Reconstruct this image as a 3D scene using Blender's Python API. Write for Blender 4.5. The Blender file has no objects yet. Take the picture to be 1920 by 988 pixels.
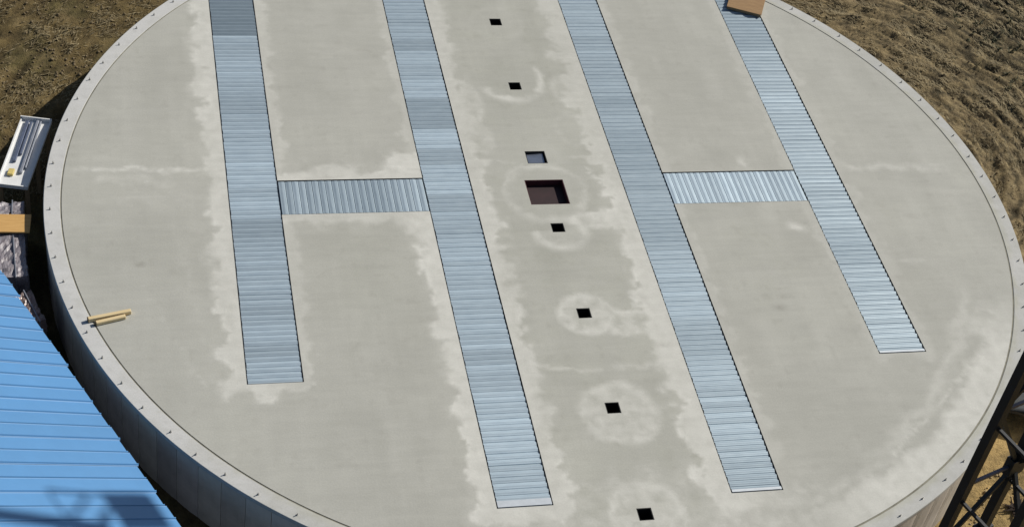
import bpy, bmesh, math, random
import numpy as np
from mathutils import Matrix, Vector
from mathutils.geometry import delaunay_2d_cdt

rnd = random.Random(7)
S = bpy.context.scene
COL = S.collection
R = math.radians

# ------------------------------------------------------------------ camera
cam = bpy.data.cameras.new('camera')
cam.sensor_width = 36.0
cam.lens = 36.0 * 3170.62 / 1920.0
cam.clip_start = 0.1
cam.clip_end = 3000
camo = bpy.data.objects.new('camera', cam)
COL.objects.link(camo)
camo.matrix_world = (Matrix.Translation((-9.445, -27.884, 24.400))
                     @ Matrix.Rotation(R(-17.734), 4, 'Z') @ Matrix.Rotation(R(47.727), 4, 'X')
                     @ Matrix.Rotation(R(10.364), 4, 'Z'))
S.camera = camo

# ------------------------------------------------------------------ light
SUNV = Vector((1.25, 0.50, 1.0)).normalized()          # towards the sun
EL = math.asin(SUNV.z)
AZ = math.atan2(SUNV.x, SUNV.y)
w = bpy.data.worlds.new('World')
S.world = w
w.use_nodes = True
wn = w.node_tree.nodes
sky = wn.new('ShaderNodeTexSky')
sky.sky_type = 'NISHITA'
sky.sun_disc = False
sky.sun_elevation = EL
sky.sun_rotation = AZ
sky.altitude = 200
sky.dust_density = 1.2
wn['Background'].inputs[1].default_value = 0.062
w.node_tree.links.new(sky.outputs[0], wn['Background'].inputs[0])
sun = bpy.data.lights.new('sun', 'SUN')
sun.energy = 4.5
sun.angle = R(0.53)
sun.color = (1.0, 0.955, 0.88)
suno = bpy.data.objects.new('sun', sun)
COL.objects.link(suno)
suno.location = (20, 10, 30)
suno.rotation_euler = (-SUNV).to_track_quat('-Z', 'Y').to_euler()
S.view_settings.view_transform = 'Standard'
S.view_settings.look = 'None'
S.view_settings.exposure = 0.0
S.view_settings.gamma = 1.0
S.view_settings.use_curve_mapping = False

GZ = -1.6            # ground level; slab top is z = 0

# ------------------------------------------------------------------ helpers
def mat(name, base, rough=0.8, metal=0.0, var=0.15, scale=6.0, bump=0.0, bscale=40.0, base2=None, spec=0.5,
        objvar=0.0, stretch=None):
    """plain procedural material: two tones mixed by noise, optional bump and per-object tone"""
    m = bpy.data.materials.new(name)
    m.use_nodes = True
    nt = m.node_tree
    N, L = nt.nodes, nt.links
    b = N['Principled BSDF']
    b.inputs['Roughness'].default_value = rough
    b.inputs['Metallic'].default_value = metal
    b.inputs['Specular IOR Level'].default_value = spec
    tc = N.new('ShaderNodeTexCoord')
    src = tc.outputs['Object']
    if objvar:
        ol = N.new('ShaderNodeObjectInfo')
        ad = N.new('ShaderNodeVectorMath')
        L.new(src, ad.inputs[0])
        L.new(ol.outputs['Location'], ad.inputs[1])
        src = ad.outputs[0]
    if stretch:
        mp = N.new('ShaderNodeMapping')
        mp.inputs['Scale'].default_value = stretch
        L.new(src, mp.inputs[0])
        src = mp.outputs[0]
    nz = N.new('ShaderNodeTexNoise')
    nz.inputs['Scale'].default_value = scale
    nz.inputs['Detail'].default_value = 6
    nz.inputs['Roughness'].default_value = 0.6
    L.new(src, nz.inputs['Vector'])
    mx = N.new('ShaderNodeMix')
    mx.data_type = 'RGBA'
    b2 = base2 or tuple(c * (1 - var * 2) for c in base)
    mx.inputs['A'].default_value = (*b2, 1)
    mx.inputs['B'].default_value = (*base, 1)
    rp = N.new('ShaderNodeMapRange')
    rp.inputs[1].default_value = 0.3
    rp.inputs[2].default_value = 0.7
    L.new(nz.outputs['Fac'], rp.inputs[0])
    L.new(rp.outputs[0], mx.inputs['Factor'])
    out = mx.outputs['Result']
    if objvar:
        oi = N.new('ShaderNodeObjectInfo')
        mul = N.new('ShaderNodeMix')
        mul.data_type = 'RGBA'
        mul.blend_type = 'MULTIPLY'
        mul.inputs['Factor'].default_value = 1.0
        L.new(out, mul.inputs['A'])
        L.new(oi.outputs['Color'], mul.inputs['B'])
        out = mul.outputs['Result']
    L.new(out, b.inputs['Base Color'])
    if bump:
        n2 = N.new('ShaderNodeTexNoise')
        n2.inputs['Scale'].default_value = bscale
        n2.inputs['Detail'].default_value = 5
        L.new(src, n2.inputs['Vector'])
        bp = N.new('ShaderNodeBump')
        bp.inputs['Strength'].default_value = bump
        bp.inputs['Distance'].default_value = 0.02
        L.new(n2.outputs['Fac'], bp.inputs['Height'])
        L.new(bp.outputs[0], b.inputs['Normal'])
    return m

def tag(o, label=None, cat=None, group=None, kind=None):
    if label: o['label'] = label
    if cat: o['category'] = cat
    if group: o['group'] = group
    if kind: o['kind'] = kind
    return o

def empty(name, loc=(0, 0, 0), rz=0.0):
    o = bpy.data.objects.new(name, None)
    o.empty_display_size = 0.2
    COL.objects.link(o)
    o.location = loc
    o.rotation_euler = (0, 0, rz)
    return o

def link(name, me, parent=None, loc=None, rot=None):
    o = bpy.data.objects.new(name, me)
    COL.objects.link(o)
    if parent: o.parent = parent
    if loc is not None: o.location = loc
    if rot is not None: o.rotation_euler = rot
    return o

def mesh(name, verts, faces, m, smooth=False):
    me = bpy.data.meshes.new(name)
    me.from_pydata([tuple(v) for v in verts], [], faces)
    me.materials.append(m)
    if smooth:
        me.polygons.foreach_set('use_smooth', [True] * len(me.polygons))
    me.update()
    return me

class MB:
    """collects boxes, bars and tubes into one mesh"""
    def __init__(s): s.bm = bmesh.new()
    def box(s, c, size, rz=0.0, bevel=0.0, M=None):
        r = bmesh.ops.create_cube(s.bm, size=1.0)
        vs = r['verts']
        bmesh.ops.scale(s.bm, vec=size, verts=vs)
        if bevel:
            es = list({e for v in vs for e in v.link_edges})
            rr = bmesh.ops.bevel(s.bm, geom=es, offset=bevel, segments=1, affect='EDGES')
            vs = rr['verts'] if rr['verts'] else vs
            vs = list({v for f in rr['faces'] for v in f.verts} | set(v for v in vs if v.is_valid))
        T = M if M is not None else Matrix.Translation(c) @ Matrix.Rotation(rz, 4, 'Z')
        bmesh.ops.transform(s.bm, matrix=T, verts=[v for v in vs if v.is_valid])
        return s
    def bar(s, a, b, wd, ht=None, seg=4, r2=None):
        a, b = Vector(a), Vector(b)
        d = b - a
        q = d.to_track_quat('Z', 'Y').to_matrix().to_4x4()
        r = bmesh.ops.create_cone(s.bm, cap_ends=True, segments=seg, radius1=wd, radius2=wd if r2 is None else r2, depth=d.length)
        T = Matrix.Translation((a + b) / 2) @ q
        if seg == 4:
            T = T @ Matrix.Rotation(math.pi / 4, 4, 'Z')
        bmesh.ops.transform(s.bm, matrix=T, verts=r['verts'])
        return s
    def me(s, name, m, smooth=False):
        me = bpy.data.meshes.new(name)
        s.bm.to_mesh(me)
        s.bm.free()
        me.materials.append(m)
        if smooth:
            me.polygons.foreach_set('use_smooth', [True] * len(me.polygons))
        return me
    def build(s, name, m, parent=None, loc=None, rot=None, smooth=False):
        return link(name, s.me(name, m, smooth), parent, loc, rot)

# numpy gradient noise ------------------------------------------------
def _h(ix, iy, seed):
    n = (ix.astype(np.int64) * 374761393 + iy.astype(np.int64) * 668265263 + seed * 1442695041) & 0x7fffffff
    n = ((n ^ (n >> 13)) * 1274126177) & 0x7fffffff
    return (n ^ (n >> 16)) & 0xffff
def pn(x, y, seed=0):
    x = np.asarray(x, float); y = np.asarray(y, float)
    x0 = np.floor(x); y0 = np.floor(y)
    fx = x - x0; fy = y - y0
    u = fx * fx * fx * (fx * (fx * 6 - 15) + 10); v = fy * fy * fy * (fy * (fy * 6 - 15) + 10)
    def g(i, j):
        a = _h(x0 + i, y0 + j, seed) * (2 * math.pi / 65536)
        return np.cos(a) * (fx - i) + np.sin(a) * (fy - j)
    a = g(0, 0) * (1 - u) + g(1, 0) * u
    b = g(0, 1) * (1 - u) + g(1, 1) * u
    return (a * (1 - v) + b * v) * 1.5
def fbm(x, y, seed=0, octv=4, gain=0.5):
    r = 0; a = 1; f = 1
    for i in range(octv):
        r = r + a * pn(x * f, y * f, seed + 17 * i); a *= gain; f *= 2.03
    return r
def ss(a, b, x):
    t = np.clip((x - a) / (b - a), 0, 1)
    return t * t * (3 - 2 * t)

# ------------------------------------------------------------------ materials
def ground_material():
    m = bpy.data.materials.new('bare_soil')
    m.use_nodes = True
    N, L = m.node_tree.nodes, m.node_tree.links
    b = N['Principled BSDF']
    b.inputs['Roughness'].default_value = 0.95
    b.inputs['Specular IOR Level'].default_value = 0.15
    at = N.new('ShaderNodeAttribute'); at.attribute_name = 'soil'
    tc = N.new('ShaderNodeTexCoord')
    n1 = N.new('ShaderNodeTexNoise'); n1.inputs['Scale'].default_value = 2.6; n1.inputs['Detail'].default_value = 9; n1.inputs['Roughness'].default_value = 0.72
    L.new(tc.outputs['Object'], n1.inputs['Vector'])
    cr = N.new('ShaderNodeValToRGB')
    cr.color_ramp.elements[0].position = 0.3; cr.color_ramp.elements[0].color = (0.45, 0.45, 0.47, 1)
    cr.color_ramp.elements[1].position = 0.68; cr.color_ramp.elements[1].color = (1.25, 1.22, 1.15, 1)
    L.new(n1.outputs['Fac'], cr.inputs[0])
    mu = N.new('ShaderNodeMix'); mu.data_type = 'RGBA'; mu.blend_type = 'MULTIPLY'; mu.inputs['Factor'].default_value = 1
    L.new(at.outputs['Color'], mu.inputs['A']); L.new(cr.outputs[0], mu.inputs['B'])
    L.new(mu.outputs['Result'], b.inputs['Base Color'])
    n2 = N.new('ShaderNodeTexNoise'); n2.inputs['Scale'].default_value = 14; n2.inputs['Detail'].default_value = 8; n2.inputs['Roughness'].default_value = 0.7
    L.new(tc.outputs['Object'], n2.inputs['Vector'])
    bp = N.new('ShaderNodeBump'); bp.inputs['Strength'].default_value = 0.9; bp.inputs['Distance'].default_value = 0.07
    L.new(n2.outputs['Fac'], bp.inputs['Height']); L.new(bp.outputs[0], b.inputs['Normal'])
    return m

def concrete_material(name, base, light, olive, seed=0.0):
    m = bpy.data.materials.new(name)
    m.use_nodes = True
    N, L = m.node_tree.nodes, m.node_tree.links
    b = N['Principled BSDF']
    b.inputs['Roughness'].default_value = 0.85
    b.inputs['Specular IOR Level'].default_value = 0.3
    at = N.new('ShaderNodeAttribute'); at.attribute_name = 'stain'
    sp = N.new('ShaderNodeSeparateColor'); L.new(at.outputs['Color'], sp.inputs[0])
    tc = N.new('ShaderNodeTexCoord')
    n1 = N.new('ShaderNodeTexNoise'); n1.inputs['Scale'].default_value = 1.1; n1.inputs['Detail'].default_value = 10; n1.inputs['Roughness'].default_value = 0.68
    L.new(tc.outputs['Object'], n1.inputs['Vector'])
    n3 = N.new('ShaderNodeTexNoise'); n3.inputs['Scale'].default_value = 26; n3.inputs['Detail'].default_value = 5; n3.inputs['Roughness'].default_value = 0.7
    L.new(tc.outputs['Object'], n3.inputs['Vector'])
    def mix(fac, A, B, typ='MIX'):
        x = N.new('ShaderNodeMix'); x.data_type = 'RGBA'; x.blend_type = typ
        for k, v in (('Factor', fac), ('A', A), ('B', B)):
            if hasattr(v, 'is_output') or hasattr(v, 'links'): L.new(v, x.inputs[k])
            else: x.inputs[k].default_value = v if k == 'Factor' else (*v, 1)
        return x.outputs['Result']
    c = mix(sp.outputs['Green'], base, olive)
    c = mix(sp.outputs['Red'], c, light)
    c = mix(sp.outputs['Blue'], c, (0.17, 0.155, 0.125))
    def ramp(src, lo, hi, p0=0.3, p1=0.7):
        r = N.new('ShaderNodeValToRGB')
        r.color_ramp.elements[0].position = p0; r.color_ramp.elements[0].color = (lo, lo, lo, 1)
        r.color_ramp.elements[1].position = p1; r.color_ramp.elements[1].color = (hi, hi, hi, 1)
        L.new(src, r.inputs[0]); return r.outputs[0]
    c = mix(1.0, c, ramp(n1.outputs['Fac'], 0.955, 1.03), 'MULTIPLY')
    c = mix(1.0, c, ramp(n3.outputs['Fac'], 0.93, 1.05), 'MULTIPLY')
    for ang_, sc_, lo_ in ((0.35, (0.9, 5.0, 1.0), 0.985), (1.75, (0.8, 6.0, 1.0), 0.982)):
        mp = N.new('ShaderNodeMapping'); mp.inputs['Rotation'].default_value = (0, 0, ang_); mp.inputs['Scale'].default_value = sc_
        L.new(tc.outputs['Object'], mp.inputs[0])
        ns = N.new('ShaderNodeTexNoise'); ns.inputs['Scale'].default_value = 1.0; ns.inputs['Detail'].default_value = 4; ns.inputs['Distortion'].default_value = 0.6
        L.new(mp.outputs[0], ns.inputs['Vector'])
        c = mix(1.0, c, ramp(ns.outputs['Fac'], lo_, 2 - lo_, 0.35, 0.65), 'MULTIPLY')
    L.new(c, b.inputs['Base Color'])
    bp = N.new('ShaderNodeBump'); bp.inputs['Strength'].default_value = 0.25; bp.inputs['Distance'].default_value = 0.01
    L.new(n3.outputs['Fac'], bp.inputs['Height']); L.new(bp.outputs[0], b.inputs['Normal'])
    return m

M_ground = ground_material()
M_slab = concrete_material('slab_concrete', (0.405, 0.400, 0.352), (0.650, 0.640, 0.580), (0.378, 0.376, 0.320))
M_rim = concrete_material('rim_concrete', (0.455, 0.452, 0.425), (0.56, 0.555, 0.53), (0.41, 0.40, 0.31))
M_pit = mat('pit_concrete', (0.16, 0.155, 0.14), 0.9, var=0.2)
M_groove = mat('groove_dirt', (0.30, 0.285, 0.22), 0.95, var=0.25, scale=3)
M_wall = mat('formed_concrete', (0.66, 0.60, 0.52), 0.8, var=0.13, scale=2.2, bump=0.15, bscale=18, objvar=1, base2=(0.50, 0.45, 0.385))
M_galv = mat('galvanized_steel', (0.50, 0.575, 0.61), 0.46, 0.4, var=0.12, scale=2.6, bump=0.04, bscale=30, objvar=1, stretch=(1, 4.5, 1), base2=(0.41, 0.485, 0.53))
M_blacksteel = mat('black_steel', (0.02, 0.02, 0.018), 0.6, 0.3, var=0.2)
M_redox = mat('red_oxide_paint', (0.10, 0.024, 0.027), 0.55, 0.0, var=0.25, scale=5)
M_maroon = mat('maroon_plate', (0.030, 0.008, 0.010), 0.7, 0.0, var=0.25, scale=4)
M_lid = mat('grey_zinc_lid', (0.42, 0.46, 0.52), 0.3, 0.8, var=0.15, scale=4)
M_bolt = mat('dark_bolt_steel', (0.45, 0.44, 0.41), 0.6, 0.5, var=0.2, scale=30)
M_wood = mat('pale_pine', (0.74, 0.60, 0.36), 0.7, var=0.15, scale=5, base2=(0.62, 0.46, 0.22), stretch=(1, 14, 14))
M_endshade = mat('end_shade_tone', (0.10, 0.065, 0.03), 0.9, var=0.2)  # shade on the timbers' left ends, put into a dark colour
M_ply = mat('plywood', (0.33, 0.20, 0.085), 0.75, var=0.15, scale=3, base2=(0.24, 0.135, 0.055), stretch=(1, 8, 8))
M_orange = mat('orange_plywood', (0.66, 0.40, 0.14), 0.7, var=0.12, scale=4, base2=(0.52, 0.29, 0.09), stretch=(1, 9, 9))
M_blue = mat('blue_painted_sheet', (0.072, 0.225, 0.455), 0.55, 0.0, var=0.04, scale=1.4, objvar=1, spec=0.5)
M_shedwall = mat('dark_blue_sheet', (0.07, 0.10, 0.16), 0.6, var=0.1)
M_white = mat('white_paint', (0.80, 0.80, 0.78), 0.5, var=0.06, scale=5)
M_bar = mat('blue_grey_steel', (0.16, 0.19, 0.27), 0.45, 0.4, var=0.15)
M_bar2 = mat('light_grey_steel', (0.36, 0.38, 0.43), 0.45, 0.4, var=0.15)
M_yellow = mat('yellow_paint', (0.70, 0.55, 0.18), 0.6, var=0.1)
M_tower = mat('dark_painted_steel', (0.024, 0.026, 0.03), 0.5, 0.2, var=0.2, scale=4)
M_tower2 = mat('grey_strut_steel', (0.16, 0.15, 0.18), 0.5, 0.3, var=0.2, scale=4)
M_pallet = mat('weathered_pallet', (0.30, 0.22, 0.13), 0.9, var=0.2, stretch=(1, 8, 8))
M_film = mat('grey_stretch_film', (0.33, 0.31, 0.33), 0.4, 0.0, var=0.25, scale=7, bump=0.5, bscale=9, base2=(0.17, 0.14, 0.15), stretch=(6, 1, 1))
M_film2 = mat('reddish_stretch_film', (0.36, 0.25, 0.22), 0.3, 0.0, var=0.25, scale=9, bump=0.9, bscale=9, base2=(0.20, 0.15, 0.13))
M_clod = mat('soil_clod', (0.20, 0.15, 0.08), 0.95, var=0.25, scale=5, base2=(0.13, 0.097, 0.05))
M_weed = mat('dry_weed', (0.085, 0.085, 0.03), 0.8, var=0.25, scale=3)
M_caster = mat('caster_steel', (0.25, 0.26, 0.27), 0.5, 0.5, var=0.15)

# ------------------------------------------------------------------ ground
def axis(lo, hi, step, far):
    a = list(np.arange(lo, hi + step * 0.5, step))
    st, x = step, a[-1]
    while x < far: st *= 1.35; x += st; a.append(x)
    st, x = step, a[0]
    while x > -far: st *= 1.35; x -= st; a.insert(0, x)
    return np.array(a)
def ground_height(X, Y):
    rho = np.hypot(X - 8.0, Y - 2.9); th = np.arctan2(Y - 2.9, X - 8.0)
    wob = 0.25 * pn(X * 0.5, Y * 0.5, 5)
    rut = fbm((rho + wob) * 2.3, th * 2.0, 11, 4, 0.66)
    rid = 1 - np.abs(fbm((rho + wob) * 1.05 + 7, th * 1.3, 23, 3)) * 2
    right = ss(8.5, 11, X) * ss(-7, -3.5, Y)
    rc = np.hypot(X, Y); tc = np.arctan2(Y, X)
    rl = fbm(rc * 1.7 + 0.3 * pn(X, Y, 9), tc * 5.0, 31, 4, 0.6)
    left = ss(-8.5, -10.5, X)
    far = ss(24, 60, np.hypot(X, Y))
    dash = fbm((rho + wob) * 6.2, th * 10.0, 51, 4, 0.6)
    dabl = fbm(rc * 3.6 + 0.3 * pn(X * 2, Y * 2, 9), tc * 17.0, 57, 3, 0.6)
    z = GZ + right * (0.075 * rut + 0.04 * rid + 0.028 * dash - 0.03) + left * (0.05 * rl + 0.03 * dabl)
    z = z + 0.03 * fbm(X * 2.3, Y * 2.3, 41, 5, 0.6) + 0.012 * fbm(X * 9, Y * 9, 43, 3) * (1 - far) + far * 0.5 * pn(X * 0.02, Y * 0.02, 3)
    # scraped level around the base of the foundation
    near = 1 - ss(11.0, 11.6, rc)
    return z * (1 - near) + (GZ - 0.02) * near, right, left, dabl, dash
gx = axis(-16, 21, 0.07, 900); gy = axis(-13, 14, 0.07, 900)
GX, GY = np.meshgrid(gx, gy)
Zg, g_right, g_left, g_rid, g_rut = ground_height(GX, GY)
nx, ny = len(gx), len(gy)
me = bpy.data.meshes.new('ground')
me.vertices.add(nx * ny)
me.vertices.foreach_set('co', np.stack([GX, GY, Zg], -1).astype(np.float32).ravel())
idx = np.arange(nx * ny).reshape(ny, nx)
q = np.stack([idx[:-1, :-1], idx[:-1, 1:], idx[1:, 1:], idx[1:, :-1]], -1).reshape(-1, 4)
me.loops.add(q.size); me.polygons.add(len(q))
me.loops.foreach_set('vertex_index', q.ravel().astype(np.int32))
me.polygons.foreach_set('loop_start', (np.arange(len(q)) * 4).astype(np.int32))
me.polygons.foreach_set('use_smooth', np.ones(len(q), bool))
me.update(calc_edges=True)
brown = np.array([0.150, 0.112, 0.050]); tan = np.array([0.235, 0.182, 0.100]); sand = np.array([0.50, 0.36, 0.16]); mud = np.array([0.042, 0.038, 0.024]); olive = np.array([0.12, 0.105, 0.045])
def lerp(a, b, t): return a * (1 - t[..., None]) + b * t[..., None]
c = np.broadcast_to(brown, GX.shape + (3,)).copy()
c = lerp(c, tan, g_right)
c = lerp(c, olive, 0.6 * ss(0.0, 0.5, fbm(GX * 0.5, GY * 0.5, 61, 3)) * g_left)
wet = ss(12.5, 18, GX + 0.45 * (GY - 7)) * ss(3, 8, GY)
c = lerp(c, mud, np.clip(wet * (0.75 + 0.9 * fbm(GX * 0.9, GY * 0.9, 67, 3)), 0, 0.93))
c = lerp(c, mud, g_right * (0.72 + 0.25 * wet) * ss(0.0, 0.42, -g_rut + 0.2 * fbm(GX * 2, GY * 2, 71, 3)))
c = lerp(c, np.array([0.33, 0.262, 0.145]), g_right * 0.7 * ss(0.1, 0.6, g_rut))
c = lerp(c, np.array([0.075, 0.055, 0.028]), g_left * 0.55 * ss(0.05, 0.55, -g_rid))
c = lerp(c, np.array([0.215, 0.165, 0.085]), g_left * 0.5 * ss(0.1, 0.6, g_rid))
c = lerp(c, sand, ss(-2.8, -4.8, GY) * ss(3, 6, GX) * (0.75 + 0.25 * np.clip(fbm(GX * 1.5, GY * 1.5, 73, 3), -1, 1)))
ca = me.attributes.new('soil', 'FLOAT_COLOR', 'POINT')
ca.data.foreach_set('color', np.concatenate([c, np.ones(c.shape[:2] + (1,))], -1).astype(np.float32).ravel())
me.materials.append(M_ground)
ground = tag(link('ground', me), 'bare brown soil with wheel ruts round the slab', 'ground', kind='structure')

# loose clods, one mass nobody could count
def clods(name, n, sampler, smin, smax, m, seed):
    r = np.random.RandomState(seed)
    bm = bmesh.new(); bmesh.ops.create_icosphere(bm, subdivisions=1, radius=1.0)
    bv = np.array([v.co[:] for v in bm.verts]); bf = np.array([[v.index for v in f.verts] for f in bm.faces]); bm.free()
    P = sampler(r, n); n = len(P)
    z = ground_height(P[:, 0], P[:, 1])[0]
    sc = smin * (smax / smin) ** (r.rand(n) ** 2.2)
    V = bv[None] * (1 + 0.35 * (r.rand(n, len(bv), 1) - 0.5)) * (sc[:, None, None] * (0.7 + 0.6 * r.rand(n, 1, 3)))
    a = r.rand(n) * 6.28; ca_, sa = np.cos(a)[:, None], np.sin(a)[:, None]
    V = np.stack([V[..., 0] * ca_ - V[..., 1] * sa, V[..., 0] * sa + V[..., 1] * ca_, V[..., 2] * 0.75], -1)
    V += np.stack([P[:, 0], P[:, 1], z + sc * 0.25], -1)[:, None]
    F = (bf[None] + (np.arange(n) * len(bv))[:, None, None]).reshape(-1, 3)
    me = bpy.data.meshes.new(name)
    me.vertices.add(V.size // 3); me.vertices.foreach_set('co', V.astype(np.float32).ravel())
    me.loops.add(F.size); me.polygons.add(len(F))
    me.loops.foreach_set('vertex_index', F.ravel().astype(np.int32))
    me.polygons.foreach_set('loop_start', (np.arange(len(F)) * 3).astype(np.int32))
    me.update(calc_edges=True)
    me.materials.append(m)
    return link(name, me)
def samp(x0, x1, y0, y1, dens_seed):
    def f(r, n):
        P = np.stack([r.uniform(x0, x1, n * 2), r.uniform(y0, y1, n * 2)], -1)
        ok = (np.hypot(P[:, 0], P[:, 1]) > 11.25) & (fbm(P[:, 0] * 0.7, P[:, 1] * 0.7, dens_seed, 3) + 0.35 > r.rand(2 * n) * 0.8)
        return P[ok][:n]
    return f
tag(clods('soil_clods', 3500, samp(-15, -8, 2, 12, 5), 0.010, 0.05, M_clod, 1), 'loose brown soil clods on the ground left of the slab', 'soil', kind='stuff')
tag(clods('soil_clods', 3000, samp(8, 19, -3, 12, 6), 0.010, 0.04, M_clod, 2), 'loose soil clods along the ruts right of the slab', 'soil', kind='stuff')
tag(clods('gravel', 2500, samp(4, 12, -11, -3, 7), 0.01, 0.05, mat('sand_gravel', (0.42, 0.31, 0.16), 0.95, var=0.25), 3), 'small sandy stones on the ground under the lattice tower', 'gravel', kind='stuff')

# flattened dry grass, one mass on each side
def litter(name, n, x0, x1, y0, y1, cx, cy, m, seed):
    r = np.random.RandomState(seed)
    P = np.stack([r.uniform(x0, x1, n * 3), r.uniform(y0, y1, n * 3)], -1)
    ok = (np.hypot(P[:, 0], P[:, 1]) > 11.3) & (fbm(P[:, 0] * 0.9, P[:, 1] * 0.9, seed, 3) + 0.3 > r.rand(len(P)) * 0.9)
    P = P[ok][:n]; n = len(P)
    z = ground_height(P[:, 0], P[:, 1])[0]
    a = np.arctan2(P[:, 1] - cy, P[:, 0] - cx) + math.pi / 2 + r.normal(0, 0.45, n)
    l = r.uniform(0.05, 0.19, n); wd = r.uniform(0.004, 0.012, n); up = r.uniform(0.005, 0.06, n)
    d = np.stack([np.cos(a), np.sin(a)], -1); sd = np.stack([-np.sin(a), np.cos(a)], -1)
    o = np.concatenate([P, (z + 0.008)[:, None]], 1)
    def pt(t, w_, h): return o + np.concatenate([d * (l * t)[:, None] + sd * (wd * w_)[:, None], (up * h)[:, None]], 1)
    V = np.stack([pt(0, -1, 0), pt(0, 1, 0), pt(0.55, 1, 0.9), pt(0.55, -1, 0.9), pt(1, 0.3, 0.4), pt(1, -0.3, 0.4)], 1).reshape(-1, 3)
    F = []
    for i in range(n): b = i * 6; F += [(b, b + 1, b + 2, b + 3), (b + 3, b + 2, b + 4, b + 5)]
    return link(name, mesh(name, V, F, m))
M_straw = mat('dry_straw', (0.32, 0.255, 0.135), 0.85, var=0.2, scale=1.3, base2=(0.14, 0.108, 0.052))
tag(litter('dry_grass', 7000, -15, -8, 2, 12, 0, 0, M_straw, 21), 'flattened dry grass on the soil left of the slab', 'grass', kind='stuff')
tag(litter('dry_grass', 16000, 8.5, 19, -2.5, 12, 8.0, 2.9, M_straw, 22), 'flattened dry grass along the ruts right of the slab', 'grass', kind='stuff')

# dark weeds in the far corner, one mass
def weeds():
    r = np.random.RandomState(12); V = []; F = []
    for i in range(420):
        while True:
            x, y = r.uniform(12.5, 19), r.uniform(4, 12)
            if np.hypot(x, y) > 12.2 and r.rand() < np.clip((x + 0.45 * (y - 7) - 13) / 5, 0.0, 1) * (0.3 + 0.9 * (pn(x * 0.8, y * 0.8, 3) > 0)): break
        z = float(ground_height(np.array([x]), np.array([y]))[0][0])
        for k in range(7):
            a = r.rand() * 6.28; l = r.uniform(0.06, 0.2); wd = r.uniform(0.008, 0.02); t = r.uniform(0.3, 1.1)
            d = np.array([math.cos(a) * math.sin(t), math.sin(a) * math.sin(t), math.cos(t)]); s = np.array([-math.sin(a), math.cos(a), 0]) * wd
            o = np.array([x, y, z]) + r.uniform(-.05, .05, 3) * [1, 1, 0]
            b = len(V); V += [o - s, o + s, o + d * l * 0.6 + s * 0.8, o + d * l * 0.6 - s * 0.8, o + d * l + [0, 0, -0.3 * l]]
            F += [(b, b + 1, b + 2, b + 3), (b + 3, b + 2, b + 4)]
    return mesh('weeds', V, F, M_weed)
tag(link('weeds', weeds()), 'sparse dark weeds growing in the churned soil corner', 'weeds', kind='stuff')

# ------------------------------------------------------------------ foundation
RO, RI = 11.0, 10.655            # rim outer / inner radius
RS = 10.622                       # slab edge
STR = [(-7.135, -6.03, -5.475, 5.475), (-2.795, -1.712, -8.87, 8.87), (1.807, 2.866, -8.86, 8.86), (6.12, 7.20, -5.425, 5.9)]
STR[0] = (-7.135, -6.03, -5.475, 7.6); STR[3] = (6.12, 7.20, -5.425, 7.7)
CROSS = [(-6.03, -2.795, -0.58, 0.55), (2.866, 6.12, -0.525, 0.585)]
WELLS = [(-0.02, 6.53), (-0.02, 3.885), (-0.02, -1.22), (-0.015, -3.89), (-0.012, -6.55), (-0.01, -9.22)]
WH = 0.145
SUMP = (-0.02, -0.02, 0.45, 0.42)
LID = (-0.03, 1.20, 0.235, 0.22)
fnd = tag(empty('bin_foundation', (0, 0, GZ)), 'huge round pale grey concrete bin foundation slab with raised wall', 'foundation')

def H_loop(a, b, cr):
    ax0, ax1, ay0, ay1 = a; bx0, bx1, by0, by1 = b; _, _, c0, c1 = cr
    return [(ax0, ay0), (ax1, ay0), (ax1, c0), (bx0, c0), (bx0, by0), (bx1, by0), (bx1, by1), (bx0, by1), (bx0, c1), (ax1, c1), (ax1, ay1), (ax0, ay1)]
loops = [H_loop(STR[0], STR[1], CROSS[0]), H_loop(STR[2], STR[3], CROSS[1])]
def sq(cx, cy, hx, hy): return [(cx - hx, cy - hy), (cx + hx, cy - hy), (cx + hx, cy + hy), (cx - hx, cy + hy)]
loops += [sq(x, y, WH, WH) for x, y in WELLS] + [sq(*SUMP), sq(*LID)]
rects = STR + CROSS + [(x - WH, x + WH, y - WH, y + WH) for x, y in WELLS] + [(c[0] - c[2], c[0] + c[2], c[1] - c[3], c[1] + c[3]) for c in (SUMP, LID)]

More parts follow.
